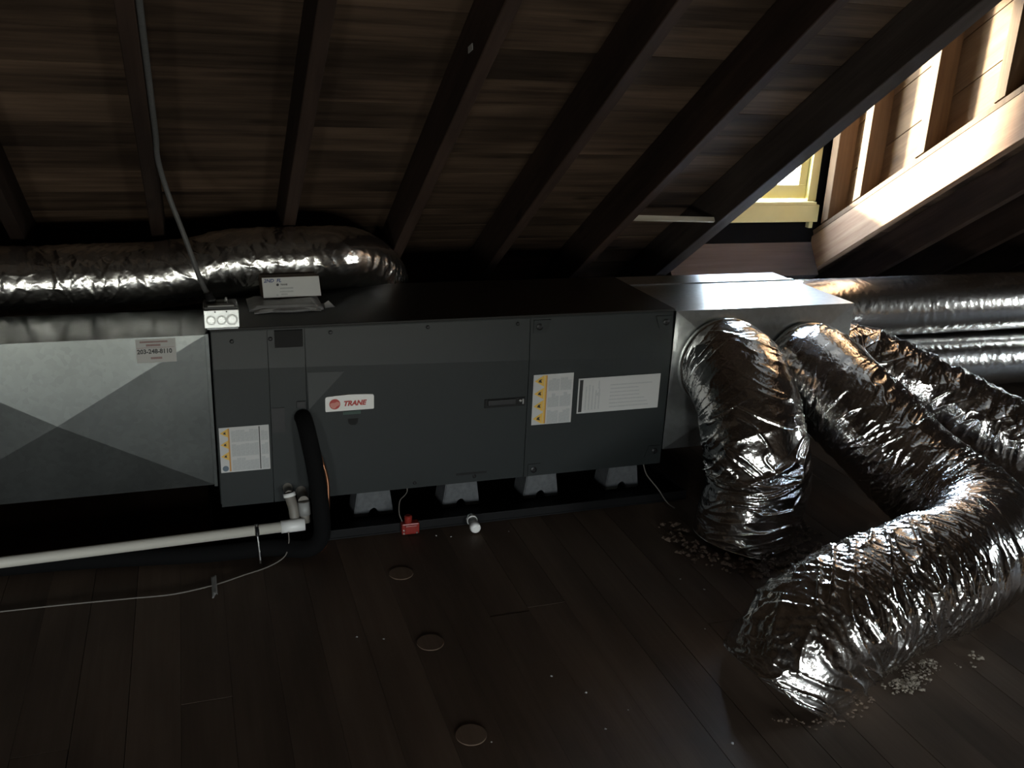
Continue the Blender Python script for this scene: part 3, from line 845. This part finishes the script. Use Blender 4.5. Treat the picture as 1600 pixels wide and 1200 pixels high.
def duct(name, label, pts, rad, seed, step=0.004, seg=200, wr=1.0, mat='foil', coil=0.045, coil_amp=0.0005, squash=None, collar=None, taper=None, crush=None, fold=0.0):
    C, t = spline(pts, step)
    n = len(C)
    s = t[:, None] * np.ones((1, seg)); th = np.linspace(0, 2 * np.pi, seg, endpoint=False)[None, :] * np.ones((n, 1))
    nz = Noise2(seed)
    amt = np.ones(n) * wr
    if crush is not None:                   # list of (s0, s1, factor): bunched stretches
        for a, b, k_ in crush:
            amt += (k_ - 1) * wr * np.clip(1 - np.abs((t - (a + b) / 2) / ((b - a) / 2)), 0, 1)
    d = np.zeros((n, seg))
    g2 = np.random.default_rng(seed + 500)
    for fs, ntt, amp, tilt, pw in ((16, 5, 0.0022, 1.2, 3), (28, 7, 0.0034, 2.2, 6), (42, 8, 0.0034, 3.0, 8), (42, 10, 0.0032, 2.6, 8), (66, 12, 0.0024, 3.5, 7), (92, 18, 0.0016, 4.0, 5)):
        ph = g2.uniform(0, 6.28)
        q = nz(s + (tilt / fs) * (1 + np.sin(th + ph) + 0.4 * np.sin(2 * th + 2 * ph)), th, fs, ntt, 0)
        patch = np.clip(nz(s, th, 7, 5, 0) * 1.6 + 0.55, 0.12, 1.0)
        d += amp * (1.0 - np.abs(q)) ** pw * patch
    for fs, ntt, amp in ((7, 4, 0.0022), (4, 3, 0.0026)):
        d += amp * nz(s, th, fs, ntt, 0)
    d *= amt[:, None]
    if fold:
        q = nz(s + 0.04 * np.sin(th + 1.0), th, 13, 3, 0)
        d += fold * ((1.0 - np.abs(q)) ** 2 - 0.5)
    if coil_amp: d += coil_amp * np.cos(2 * np.pi * (s / coil + th / (2 * np.pi)))
    R = np.full(n, rad)
    e0 = np.clip(t / 0.05, 0, 1)
    R *= 0.93 + 0.07 * np.sqrt(e0)
    if taper is not None: R *= np.interp(t / t[-1], taper[0], taper[1])
    v, f = tube_mesh(C, R, seg, d, caps=True)
    o_t = thing(name, label, 'duct', tuple(C[len(C) // 2] - np.array((0, 0, rad))), 'foil-wrapped flexible ducts')
    o = put('foil_jacket', v, f, M[mat], o_t)
    sm = [True] * len(o.data.polygons); sm[-1] = sm[-2] = False
    o.data.polygons.foreach_set('use_smooth', sm)
    if collar:
        p0, p1 = C[0], C[3]
        lathe('collar', [(0, rad * 0.99), (0.001, rad * 1.02), (0.022, rad * 1.02), (0.026, rad * 0.97)], p0, p1, M['tape'], o_t, 60)
    return o_t

duct('flexible_duct', 'short foil flexible duct dropping from the plenum beside the air handler end',
     [(1.675, -0.010, 0.485), (1.670, -0.10, 0.480), (1.655, -0.215, 0.425), (1.650, -0.305, 0.305), (1.655, -0.335, 0.20), (1.630, -0.345, 0.10), (1.610, -0.352, -0.010)],
     0.160, 11, wr=1.05, crush=[(0.24, 0.66, 2.4)], collar=True, step=0.0028, seg=340)
duct('flexible_duct', 'long foil flexible duct curling across the floor into a floor hole',
     [(2.005, -0.010, 0.455), (2.010, -0.11, 0.450), (2.045, -0.27, 0.385), (2.115, -0.43, 0.275), (2.175, -0.58, 0.20), (2.180, -0.73, 0.172),
      (2.070, -0.855, 0.168), (1.90, -0.925, 0.168), (1.70, -0.975, 0.165), (1.50, -1.015, 0.145), (1.365, -1.04, 0.08), (1.305, -1.05, -0.012)],
     0.160, 23, collar=True, step=0.0030, seg=340, wr=1.25, crush=[(0.55, 1.0, 1.4), (1.0, 2.2, 2.0)])
duct('flexible_duct', 'foil flexible duct leaving the far plenum corner behind the curling floor duct',
     [(2.205, 0.135, 0.43), (2.34, 0.095, 0.415), (2.52, -0.04, 0.34), (2.70, -0.24, 0.24), (2.86, -0.48, 0.17), (2.98, -0.80, 0.155), (3.05, -1.15, 0.155)],
     0.138, 37, step=0.0032, seg=280, wr=1.3, fold=0.010)
duct('flexible_duct', 'upper straight foil duct running off along the eave past the plenum',
     [(2.205, 0.388, 0.545), (2.6, 0.388, 0.545), (3.4, 0.385, 0.545), (4.6, 0.38, 0.545)], 0.122, 41, step=0.006, seg=170, wr=0.30, mat='foil_smooth', coil_amp=0.0002)
duct('flexible_duct', 'lower straight foil duct running along the eave under the upper one',
     [(2.205, 0.388, 0.300), (2.6, 0.388, 0.295), (3.4, 0.385, 0.285), (4.6, 0.38, 0.28)], 0.118, 43, step=0.006, seg=170, wr=0.30, mat='foil_smooth', coil_amp=0.0002)
duct('flexible_duct', 'foil duct lying along the roof slope behind the return plenum',
     [(-2.2, 0.415, 0.742), (-1.2, 0.415, 0.742), (-0.3, 0.415, 0.745), (-0.05, 0.415, 0.760), (0.12, 0.415, 0.788), (0.36, 0.425, 0.790), (0.49, 0.51, 0.768), (0.595, 0.62, 0.685), (0.64, 0.695, 0.56), (0.655, 0.72, 0.42), (0.655, 0.72, 0.2)],
     0.104, 47, step=0.0045, seg=200, wr=0.6, mat='foil_smooth', coil_amp=0.0006)

# ------------------------------------------------------------------ junction box and cable on the air handler
jb = thing('junction_box', 'bright galvanized electrical junction box with round knockouts on the cabinet corner', 'junction box', (0.036, 0.06, ZT))
o = put('box_body', [(-0.012, -0.003, ZT + 0.004), (0.084, -0.003, ZT + 0.004), (0.084, 0.098, ZT + 0.004), (-0.012, 0.098, ZT + 0.004),
                 (-0.012, 0.004, ZT + 0.055), (0.084, 0.004, ZT + 0.055), (0.084, 0.098, ZT + 0.055), (-0.012, 0.098, ZT + 0.055)], box_vf(0, 1, 0, 1, 0, 1)[1], M['galv_bright'], jb)
bev(o, 0.0015)
box('box_foot', -0.004, 0.080, -0.002, 0.09, ZT, ZT + 0.004, M['galv_bright'], jb)
cp = box('cover_plate', -0.010, 0.082, 0.006, 0.094, ZT + 0.055, ZT + 0.064, M['black'], jb, 0.002)
box('cover_lip', 0.0, 0.072, 0.004, 0.03, ZT + 0.064, ZT + 0.068, M['pvcgrey'], cp, 0.001)
for x, r_ in ((0.007, 0.0125), (0.035, 0.0125), (0.064, 0.0145)):
    prof = [(0, r_ * 1.06), (0.0008, r_ * 1.06), (0.0010, r_ * 0.96), (0.0002, r_ * 0.95), (0.0002, r_ * 0.86), (0.0009, r_ * 0.84), (0.0009, 0.0005)]
    lathe('knockout', prof, (x, 0.0003, ZT + 0.0265), (x, -1, ZT + 0.0265 + 0.137), M['pvcgrey'], jb, 22, smooth=False)
    lathe('knockout_slug', [(0.0, r_ * 0.78), (0.0016, r_ * 0.76)], (x, 0.0003, ZT + 0.0265), (x, -1, ZT + 0.0265 + 0.137), M['galv_bright'], jb, 22, smooth=False)
for x in (0.019, 0.050):
    lathe('screw_hole', [(0, 0.0022), (0.0007, 0.0022)], (x, 0.0034, ZT + 0.0495), (x, -1, ZT + 0.0495 + 0.137), M['hole'], jb, 10)
lathe('cable_connector', [(0, 0.014), (0.012, 0.014), (0.014, 0.011), (0.03, 0.011)], (0.012, 0.06, ZT + 0.063), (-0.01, 0.065, ZT + 0.16), M['black'], jb, 14)
lathe('toggle', [(0, 0.0035), (0.012, 0.0035), (0.018, 0.003)], (0.052, 0.05, ZT + 0.063), (0.052, 0.045, ZT + 0.16), M['pvcgrey'], jb, 10)
o = tube('armored_cable', [(0.006, 0.062, ZT + 0.085), (-0.012, 0.082, 0.80), (-0.048, 0.10, 0.925), (-0.085, 0.10, 1.05), (-0.103, 0.06, 1.145), (-0.1015, -0.02, 1.210), (-0.1015, -0.20, 1.330), (-0.1015, -0.40, 1.462), (-0.1015, -0.70, 1.66), (-0.1015, -1.3, 2.057)],
         0.0075, M['cable'], None, 10, 0.02)
tag(o, 'grey armored cable rising from the junction box along a roof rafter', 'cable')

# ------------------------------------------------------------------ carton and packet on top of the air handler
pk = thing('document_packet', 'flat grey plastic packet of papers under the small carton', 'packet', (0.25, 0.27, ZT))
def rumple(name, x0, x1, y0, y1, z0, h, mat, parent, seed, nx=30, ny=20):
    g = np.random.default_rng(seed)
    K = g.uniform(0, 1, (8, 8))
    v, f = [], []
    for j in range(ny + 1):
        for i in range(nx + 1):
            a, b = i / nx, j / ny
            u, w = a * 6.99, b * 6.99
            iu, iw = int(u), int(w); fu, fw = u - iu, w - iw
            z = K[iu, iw] * (1 - fu) * (1 - fw) + K[iu + 1, iw] * fu * (1 - fw) + K[iu, iw + 1] * (1 - fu) * fw + K[iu + 1, iw + 1] * fu * fw
            edge = min(a, 1 - a, b, 1 - b)
            x = x0 + (x1 - x0) * a; y = y0 + (y1 - y0) * b + 0.012 * math.sin(5 * a + seed) * (1 if j == 0 else 0.3)
            v.append((x, y, z0 + h * (0.35 + 0.65 * min(1, edge * 9)) * (0.75 + 0.25 * z)))
    m_ = (nx + 1)
    for j in range(ny):
        for i in range(nx):
            f.append((j * m_ + i, j * m_ + i + 1, (j + 1) * m_ + i + 1, (j + 1) * m_ + i))
    # skirt down to the surface
    base = len(v)
    ring = [i for i in range(nx + 1)] + [j * m_ + nx for j in range(1, ny + 1)] + [ny * m_ + i for i in range(nx - 1, -1, -1)] + [j * m_ for j in range(ny - 1, 0, -1)]
    for q in ring: v.append((v[q][0], v[q][1], z0))
    L_ = len(ring)
    for q in range(L_): f.append((ring[q], base + q, base + (q + 1) % L_, ring[(q + 1) % L_]))
    f.append(tuple(base + q for q in range(L_ - 1, -1, -1)))
    return put(name, v, f, mat, parent)
rumple('plastic_sleeve', 0.122, 0.345, 0.165, 0.325, ZT, 0.020, M['bag'], pk, 2)
rumple('inner_sheets', 0.135, 0.335, 0.158, 0.20, ZT + 0.001, 0.010, M['paper'], pk, 5, 20, 6)
put('torn_corner', [(0.352, 0.19, ZT), (0.385, 0.20, ZT), (0.378, 0.225, ZT + 0.004), (0.366, 0.215, ZT + 0.018), (0.352, 0.205, ZT + 0.012), (0.345, 0.25, ZT)],
    [(0, 1, 3, 4), (1, 2, 3), (2, 5, 4, 3), (0, 4, 5), (0, 5, 2, 1)], M['paper'], pk)
ct = thing('carton', 'small white-fronted carton with blue handwriting on top of the air handler', 'carton', (0.262, 0.285, ZT + 0.0205))
cz0 = ZT + 0.0205
v = [(0.172, 0.262, cz0), (0.352, 0.270, cz0), (0.350, 0.308, cz0), (0.165, 0.304, cz0), (0.168, 0.262, cz0 + 0.066), (0.345, 0.270, cz0 + 0.066), (0.340, 0.308, cz0 + 0.066), (0.161, 0.302, cz0 + 0.066)]
put('carton_body', v, box_vf(0, 1, 0, 1, 0, 1)[1], M['carton'], ct)
yl = lambda x: 0.262 + (x - 0.17) * 0.008 / 0.18 - 0.0012
lf = put('white_front', [(0.172, yl(0.172) - .0002, cz0 + 0.001), (0.351, yl(0.351) - .0002, cz0 + 0.001), (0.3445, yl(0.345) - .0002, cz0 + 0.065), (0.1685, yl(0.168) - .0002, cz0 + 0.065),
                    (0.172, yl(0.172) + .001, cz0 + 0.001), (0.351, yl(0.351) + .001, cz0 + 0.001), (0.3445, yl(0.345) + .001, cz0 + 0.065), (0.1685, yl(0.168) + .001, cz0 + 0.065)],
         [(0, 1, 2, 3), (4, 7, 6, 5), (0, 4, 5, 1), (1, 5, 6, 2), (2, 6, 7, 3), (3, 7, 4, 0)], M['cartonwhite'], ct)
TR = (math.pi / 2, 0, math.atan2(0.008, 0.18))
text('handwriting', '2ND  FL', 0.174, yl(0.174) - 0.0007, cz0 + 0.0505, 0.0150, M['blueink'], lf, shear=0.2, rot=TR, bold=0.0004)
text('brand_print', 'TRANE', 0.224, yl(0.224) - 0.0007, cz0 + 0.0395, 0.0070, M['darkink'], lf, rot=TR, bold=0.0002)
disc('brand_dot', 0.2160, cz0 + 0.0418, 0.0042, yl(0.2145) - 0.0007, yl(0.2145) + 0.0003, M['darkink'], lf, 16)
for zz, a, b in ((0.0275, 0.213, 0.264), (0.0170, 0.212, 0.264), (0.0065, 0.212, 0.217), (0.0085, 0.226, 0.246)):
    box('print_line', a, b, yl((a + b) / 2) - 0.0009, yl((a + b) / 2) + 0.0004, cz0 + zz, cz0 + zz + 0.0045, M['greyink'], lf)

# ------------------------------------------------------------------ drain pan, blocks
PX0, PX1, PY0, PY1 = -0.03, 1.565, -0.062, 0.56
dp = thing('drain_pan', 'shallow black drain pan on the floor under the air handler', 'drain pan', ((PX0 + PX1) / 2, 0.25, 0.0))
box('pan_tray', PX0, PX1, PY0, PY1, 0.001, 0.006, M['pan'], dp)
for nm, a in (('pan_rim', (PX0, PX1, PY0, PY0 + 0.008)), ('pan_rim', (PX0, PX1, PY1 - 0.008, PY1)), ('pan_rim', (PX0, PX0 + 0.008, PY0 + 0.008, PY1 - 0.008)), ('pan_rim', (PX1 - 0.008, PX1, PY0 + 0.008, PY1 - 0.008))):
    box(nm, *a, 0.006, 0.034, M['pan'], dp, 0.002)
def block(x, y, label):
    b0, b1, z0, z1 = 0.066, 0.050, 0.006, ZB
    poly = [(x - b0, z0), (x - 0.016, z0), (x - 0.014, z0 + 0.020), (x + 0.002, z0 + 0.030), (x + 0.014, z0 + 0.018), (x + 0.016, z0), (x + b0, z0), (x + b1, z1), (x - b1, z1)]
    o = prism('support_block', poly, 'y', y, y + 0.10, M['pad'], None, bevel=0.003)
    tag(o, label, 'support block', 'foam blocks under the air handler')
LB = ['grey notched support block under the cabinet beside the line set', 'grey notched support block between the float switch and the capped stub', 'grey notched support block under the seam of the end panel', 'grey notched support block under the plenum end of the cabinet']
for x, l_ in zip((0.478, 0.775, 1.062, 1.372), LB): block(x, 0.06, l_)

# ------------------------------------------------------------------ drain piping, line set, floor bits
dr = thing('drain_pipe', 'white plastic drain pipe running beneath the return plenum with two risers', 'pipe', (0.0, -0.10, 0.0))
tube('pipe_run', [(-1.6, -0.100, 0.052), (0.19, -0.100, 0.086)], 0.0160, M['pvc'], dr, 20)
tube('coupling', [(0.168, -0.100, 0.0855), (0.238, -0.100, 0.0868)], 0.0195, M['pvcnew'], dr, 20)
tube('riser', [(0.212, -0.085, 0.085), (0.209, -0.07, 0.13), (0.2, -0.05, 0.165)], 0.0155, M['pvcdirty'], dr, 18)
lathe('riser_socket', [(0, 0.0185), (0.012, 0.0185), (0.012, 0.0150), (0.004, 0.0148)], (0.2015, -0.052, 0.160), (0.198, -0.045, 0.18), M['pvcnew'], dr, 20)
tube('drain_port', [(0.2, -0.052, 0.166), (0.2, -0.001, 0.168)], 0.0145, M['pvcdirty'], dr, 16)
tube('riser', [(0.242, -0.085, 0.085), (0.240, -0.075, 0.15)], 0.0145, M['pvcdirty'], dr, 18)
tube('riser_sleeve', [(0.2415, -0.0825, 0.11), (0.240, -0.0755, 0.150)], 0.0175, M['pvcgrey'], dr, 18)
tube('drain_port', [(0.240, -0.070, 0.150), (0.240, -0.001, 0.152)], 0.0160, M['pvcdirty'], dr, 16)
hs = thing('pipe_strap', 'thin grey metal hanger strap holding the white drain pipe to the floor', 'strap', (0.100, -0.12, 0.0))
lathe('strap_band', [(0, 0.0180), (0.012, 0.0180)], (0.092, -0.100, 0.0841), (0.192, -0.100, 0.0860), M['zinc'], hs, 20)
tube('strap_tail', [(0.098, -0.118, 0.078), (0.100, -0.135, 0.040), (0.101, -0.155, 0.002)], 0.0032, M['zinc'], hs, 8, 0.01)
tube('strap_screw', [(0.098, -0.116, 0.100), (0.098, -0.116, 0.072)], 0.0045, M['screw'], hs, 8)

ls = thing('line_set', 'black foam-sleeved refrigerant line with a bare copper pipe by the cabinet', 'refrigerant line', (0.275, -0.12, 0.0))
tube('foam_sleeve', [(0.252, -0.002, 0.395), (0.254, -0.038, 0.392), (0.262, -0.075, 0.345), (0.276, -0.098, 0.25), (0.286, -0.118, 0.13), (0.280, -0.145, 0.058), (0.235, -0.150, 0.029), (0.13, -0.112, 0.027), (-0.06, -0.104, 0.027), (-0.5, -0.05, 0.027), (-1.6, 0.0, 0.027)],
     0.0255, M['blackrub'], ls, 18, 0.015)
tube('copper_pipe', [(0.272, -0.002, 0.33), (0.282, -0.025, 0.322), (0.296, -0.055, 0.28), (0.3135, -0.062, 0.21), (0.3135, -0.070, 0.13), (0.3065, -0.078, 0.06), (0.300, -0.10, 0.012), (0.28, -0.13, 0.008)], 0.0055, M['copper'], ls, 12, 0.008)
box('port_plate', 0.236, 0.262, -0.006, -0.001, 0.425, 0.446, M['black'], ls, 0.001)

o = tube('low_voltage_wire', [(0.188, -0.118, 0.075), (0.186, -0.138, 0.05), (0.170, -0.160, 0.018), (0.120, -0.182, 0.003), (0.05, -0.212, 0.003), (-0.032, -0.246, 0.003), (-0.14, -0.268, 0.003), (-0.25, -0.262, 0.003), (-0.40, -0.252, 0.003), (-0.573, -0.245, 0.003), (-1.3, -0.22, 0.003)],
         0.0021, M['wire'], None, 8, 0.01)
tag(o, 'thin pale wire trailing over the floor beside the drain pipe', 'wire')
wc = thing('wire_clip', 'short grey strap holding the pale wire down on the floor', 'strap', (-0.032, -0.245, 0))
rumple('clip_strip', -0.040, -0.025, -0.302, -0.195, 0.0, 0.0085, M['pvcgrey'], wc, 4, 4, 14)
lathe('clip_nail', [(0, 0.004), (0.002, 0.004), (0.003, 0.002)], (-0.0325, -0.293, 0.005), (-0.0325, -0.293, 1), M['zinc'], wc, 10)
o = tube('ground_wire', [(1.420, 0.004, 0.121), (1.425, -0.02, 0.09), (1.452, -0.058, 0.052), (1.478, -0.085, 0.010), (1.490, -0.12, 0.003)], 0.0022, M['wire'], None, 8, 0.008)
tag(o, 'thin loose wire hanging from the cabinet underside at its plenum end', 'wire')

fs_ = thing('float_switch', 'small red overflow switch clipped to the front rim of the drain pan', 'switch', (0.565, -0.07, 0.0))
box('switch_body', 0.540, 0.596, -0.0900, -0.0630, 0.004, 0.042, M['redplastic'], fs_, 0.004)
box('switch_front', 0.550, 0.588, -0.094, -0.089, 0.012, 0.036, M['redplastic'], fs_, 0.002)
for x, z in ((0.5455, 0.020), (0.5465, 0.009), (0.588, 0.009)):
    lathe('screw', [(0, 0.0036), (0.002, 0.0034), (0.003, 0.002)], (x, -0.0895, z), (x, -1, z), M['zinc'], fs_, 10)
lathe('adjusting_knob', [(0, 0.011), (0.012, 0.0125), (0.020, 0.0125), (0.024, 0.009)], (0.562, -0.077, 0.042), (0.562, -0.075, 1), M['redplastic'], fs_, 16, smooth=False)
tube('lead_wire', [(0.545, -0.070, 0.041), (0.538, -0.055, 0.065), (0.545, -0.03, 0.095), (0.565, -0.01, 0.103), (0.575, 0.0, 0.110), (0.577, 0.006, 0.121)], 0.0017, M['wire'], fs_, 8, 0.006)
st = thing('pan_drain_stub', 'capped white plastic drain stub pointing out of the pan rim', 'pipe', (0.774, -0.09, 0.0))
a0, a1 = (0.775, -0.060, 0.0225), (0.768, -0.155, 0.0205)
lathe('lock_nut', [(0, 0.0175), (0.008, 0.0175), (0.009, 0.015), (0.014, 0.015)], a0, a1, M['galv'], st, 8, smooth=False)
lathe('stub_ring', [(0.014, 0.0175), (0.020, 0.0175)], a0, a1, M['pvcnew'], st, 20)
lathe('stub_pipe', [(0.018, 0.0150), (0.060, 0.0150)], a0, a1, M['pvcgrey'], st, 20)
lathe('end_cap', [(0.050, 0.0165), (0.060, 0.0172), (0.070, 0.0172), (0.075, 0.015), (0.077, 0.009)], a0, a1, M['pvcnew'], st, 22)

# ------------------------------------------------------------------ insulation crumbs round the duct ends
def crumbs(name, spots, mat, label, cat, seed):
    g = random.Random(seed)
    V, F = [], []
    for (x, y, sp_, n, smin, smax, ecc) in spots:
        for _ in range(n):
            a = g.uniform(0, 6.283); q = sp_ * math.sqrt(g.random())
            cx, cy = x + q * math.cos(a) * ecc[0], y + q * math.sin(a) * ecc[1]
            sz = g.uniform(smin, smax)
            zc = sz * 0.45 + g.random() * max(0.0, (1 - q / sp_)) * min(0.03, sp_ * 0.4)
            n0 = len(V)
            dirs = [(1, 0, 0), (-1, 0, 0), (0, 1, 0), (0, -1, 0), (0, 0, 1), (0, 0, -1)]
            for d in dirs:
                k_ = sz * g.uniform(0.55, 1.2)
                V.append((cx + d[0] * k_ + g.uniform(-.2, .2) * sz, cy + d[1] * k_ + g.uniform(-.2, .2) * sz, max(0.0003, zc + d[2] * k_ * 0.6)))
            for t in ((0, 2, 4), (2, 1, 4), (1, 3, 4), (3, 0, 4), (2, 0, 5), (1, 2, 5), (3, 1, 5), (0, 3, 5)):
                F.append(tuple(n0 + u for u in t))
    o = put(name, V, F, M[mat])
    o['kind'] = 'stuff'
    tag(o, label, cat)
    return o
gp = random.Random(21)
heap = []
for k_ in range(16):
    a = gp.random()
    heap.append((1.56 + 0.15 * a + gp.uniform(-0.012, 0.012), -1.165 + 0.055 * a + gp.uniform(-0.022, 0.022), gp.uniform(0.016, 0.034), 26, 0.0016, gp.uniform(0.004, 0.0085), (1.0, gp.uniform(0.6, 0.9))))
heap += [(1.86, -1.10, 0.02, 7, 0.004, 0.009, (1, 1)), (1.80, -1.13, 0.03, 6, 0.002, 0.006, (1, 1))]
crumbs('insulation_crumbs', heap, 'debris', 'pale crumbled insulation spilling beside the curling floor duct', 'insulation', 5)
ring = []
for k_ in range(44):
    a = math.radians(150 + k_ * 5.2)
    rr_ = 0.215 + 0.03 * math.sin(k_ * 1.7)
    ring.append((1.61 + rr_ * math.cos(a), -0.352 + rr_ * math.sin(a), 0.035, 6, 0.004, 0.014, (1, 1)))
crumbs('insulation_crumbs', ring, 'debris_brown', 'brown insulation scraps ringing the foot of the short drop duct', 'insulation', 8)
ring = []
for k_ in range(30):
    a = math.radians(230 + k_ * 5.0)
    ring.append((1.32 + 0.185 * math.cos(a), -1.05 + 0.175 * math.sin(a), 0.02, 3, 0.002, 0.007, (1, 1)))
crumbs('insulation_crumbs', ring, 'debris_brown', 'brown insulation scraps round the floor end of the curling duct', 'insulation', 9)
gg = random.Random(12)
spec = [(0.31, -0.60), (0.375, -0.62), (0.745, -0.885), (0.87, -1.05), (0.80, -0.97), (0.79, -1.10), (0.53, -1.07), (1.05, -1.22), (0.62, -1.22), (0.645, -0.115), (0.69, -0.135), (0.88, -0.14), (1.28, -0.55), (1.32, -0.62), (1.22, -0.80), (1.15, -1.38), (1.22, -1.36)]
crumbs('paint_flakes', [(x, y, 0.004, 1, 0.0025, 0.005, (1, 1)) for x, y in spec], 'paper', 'tiny white paint flakes scattered over the dark floor boards', 'flakes', 3)
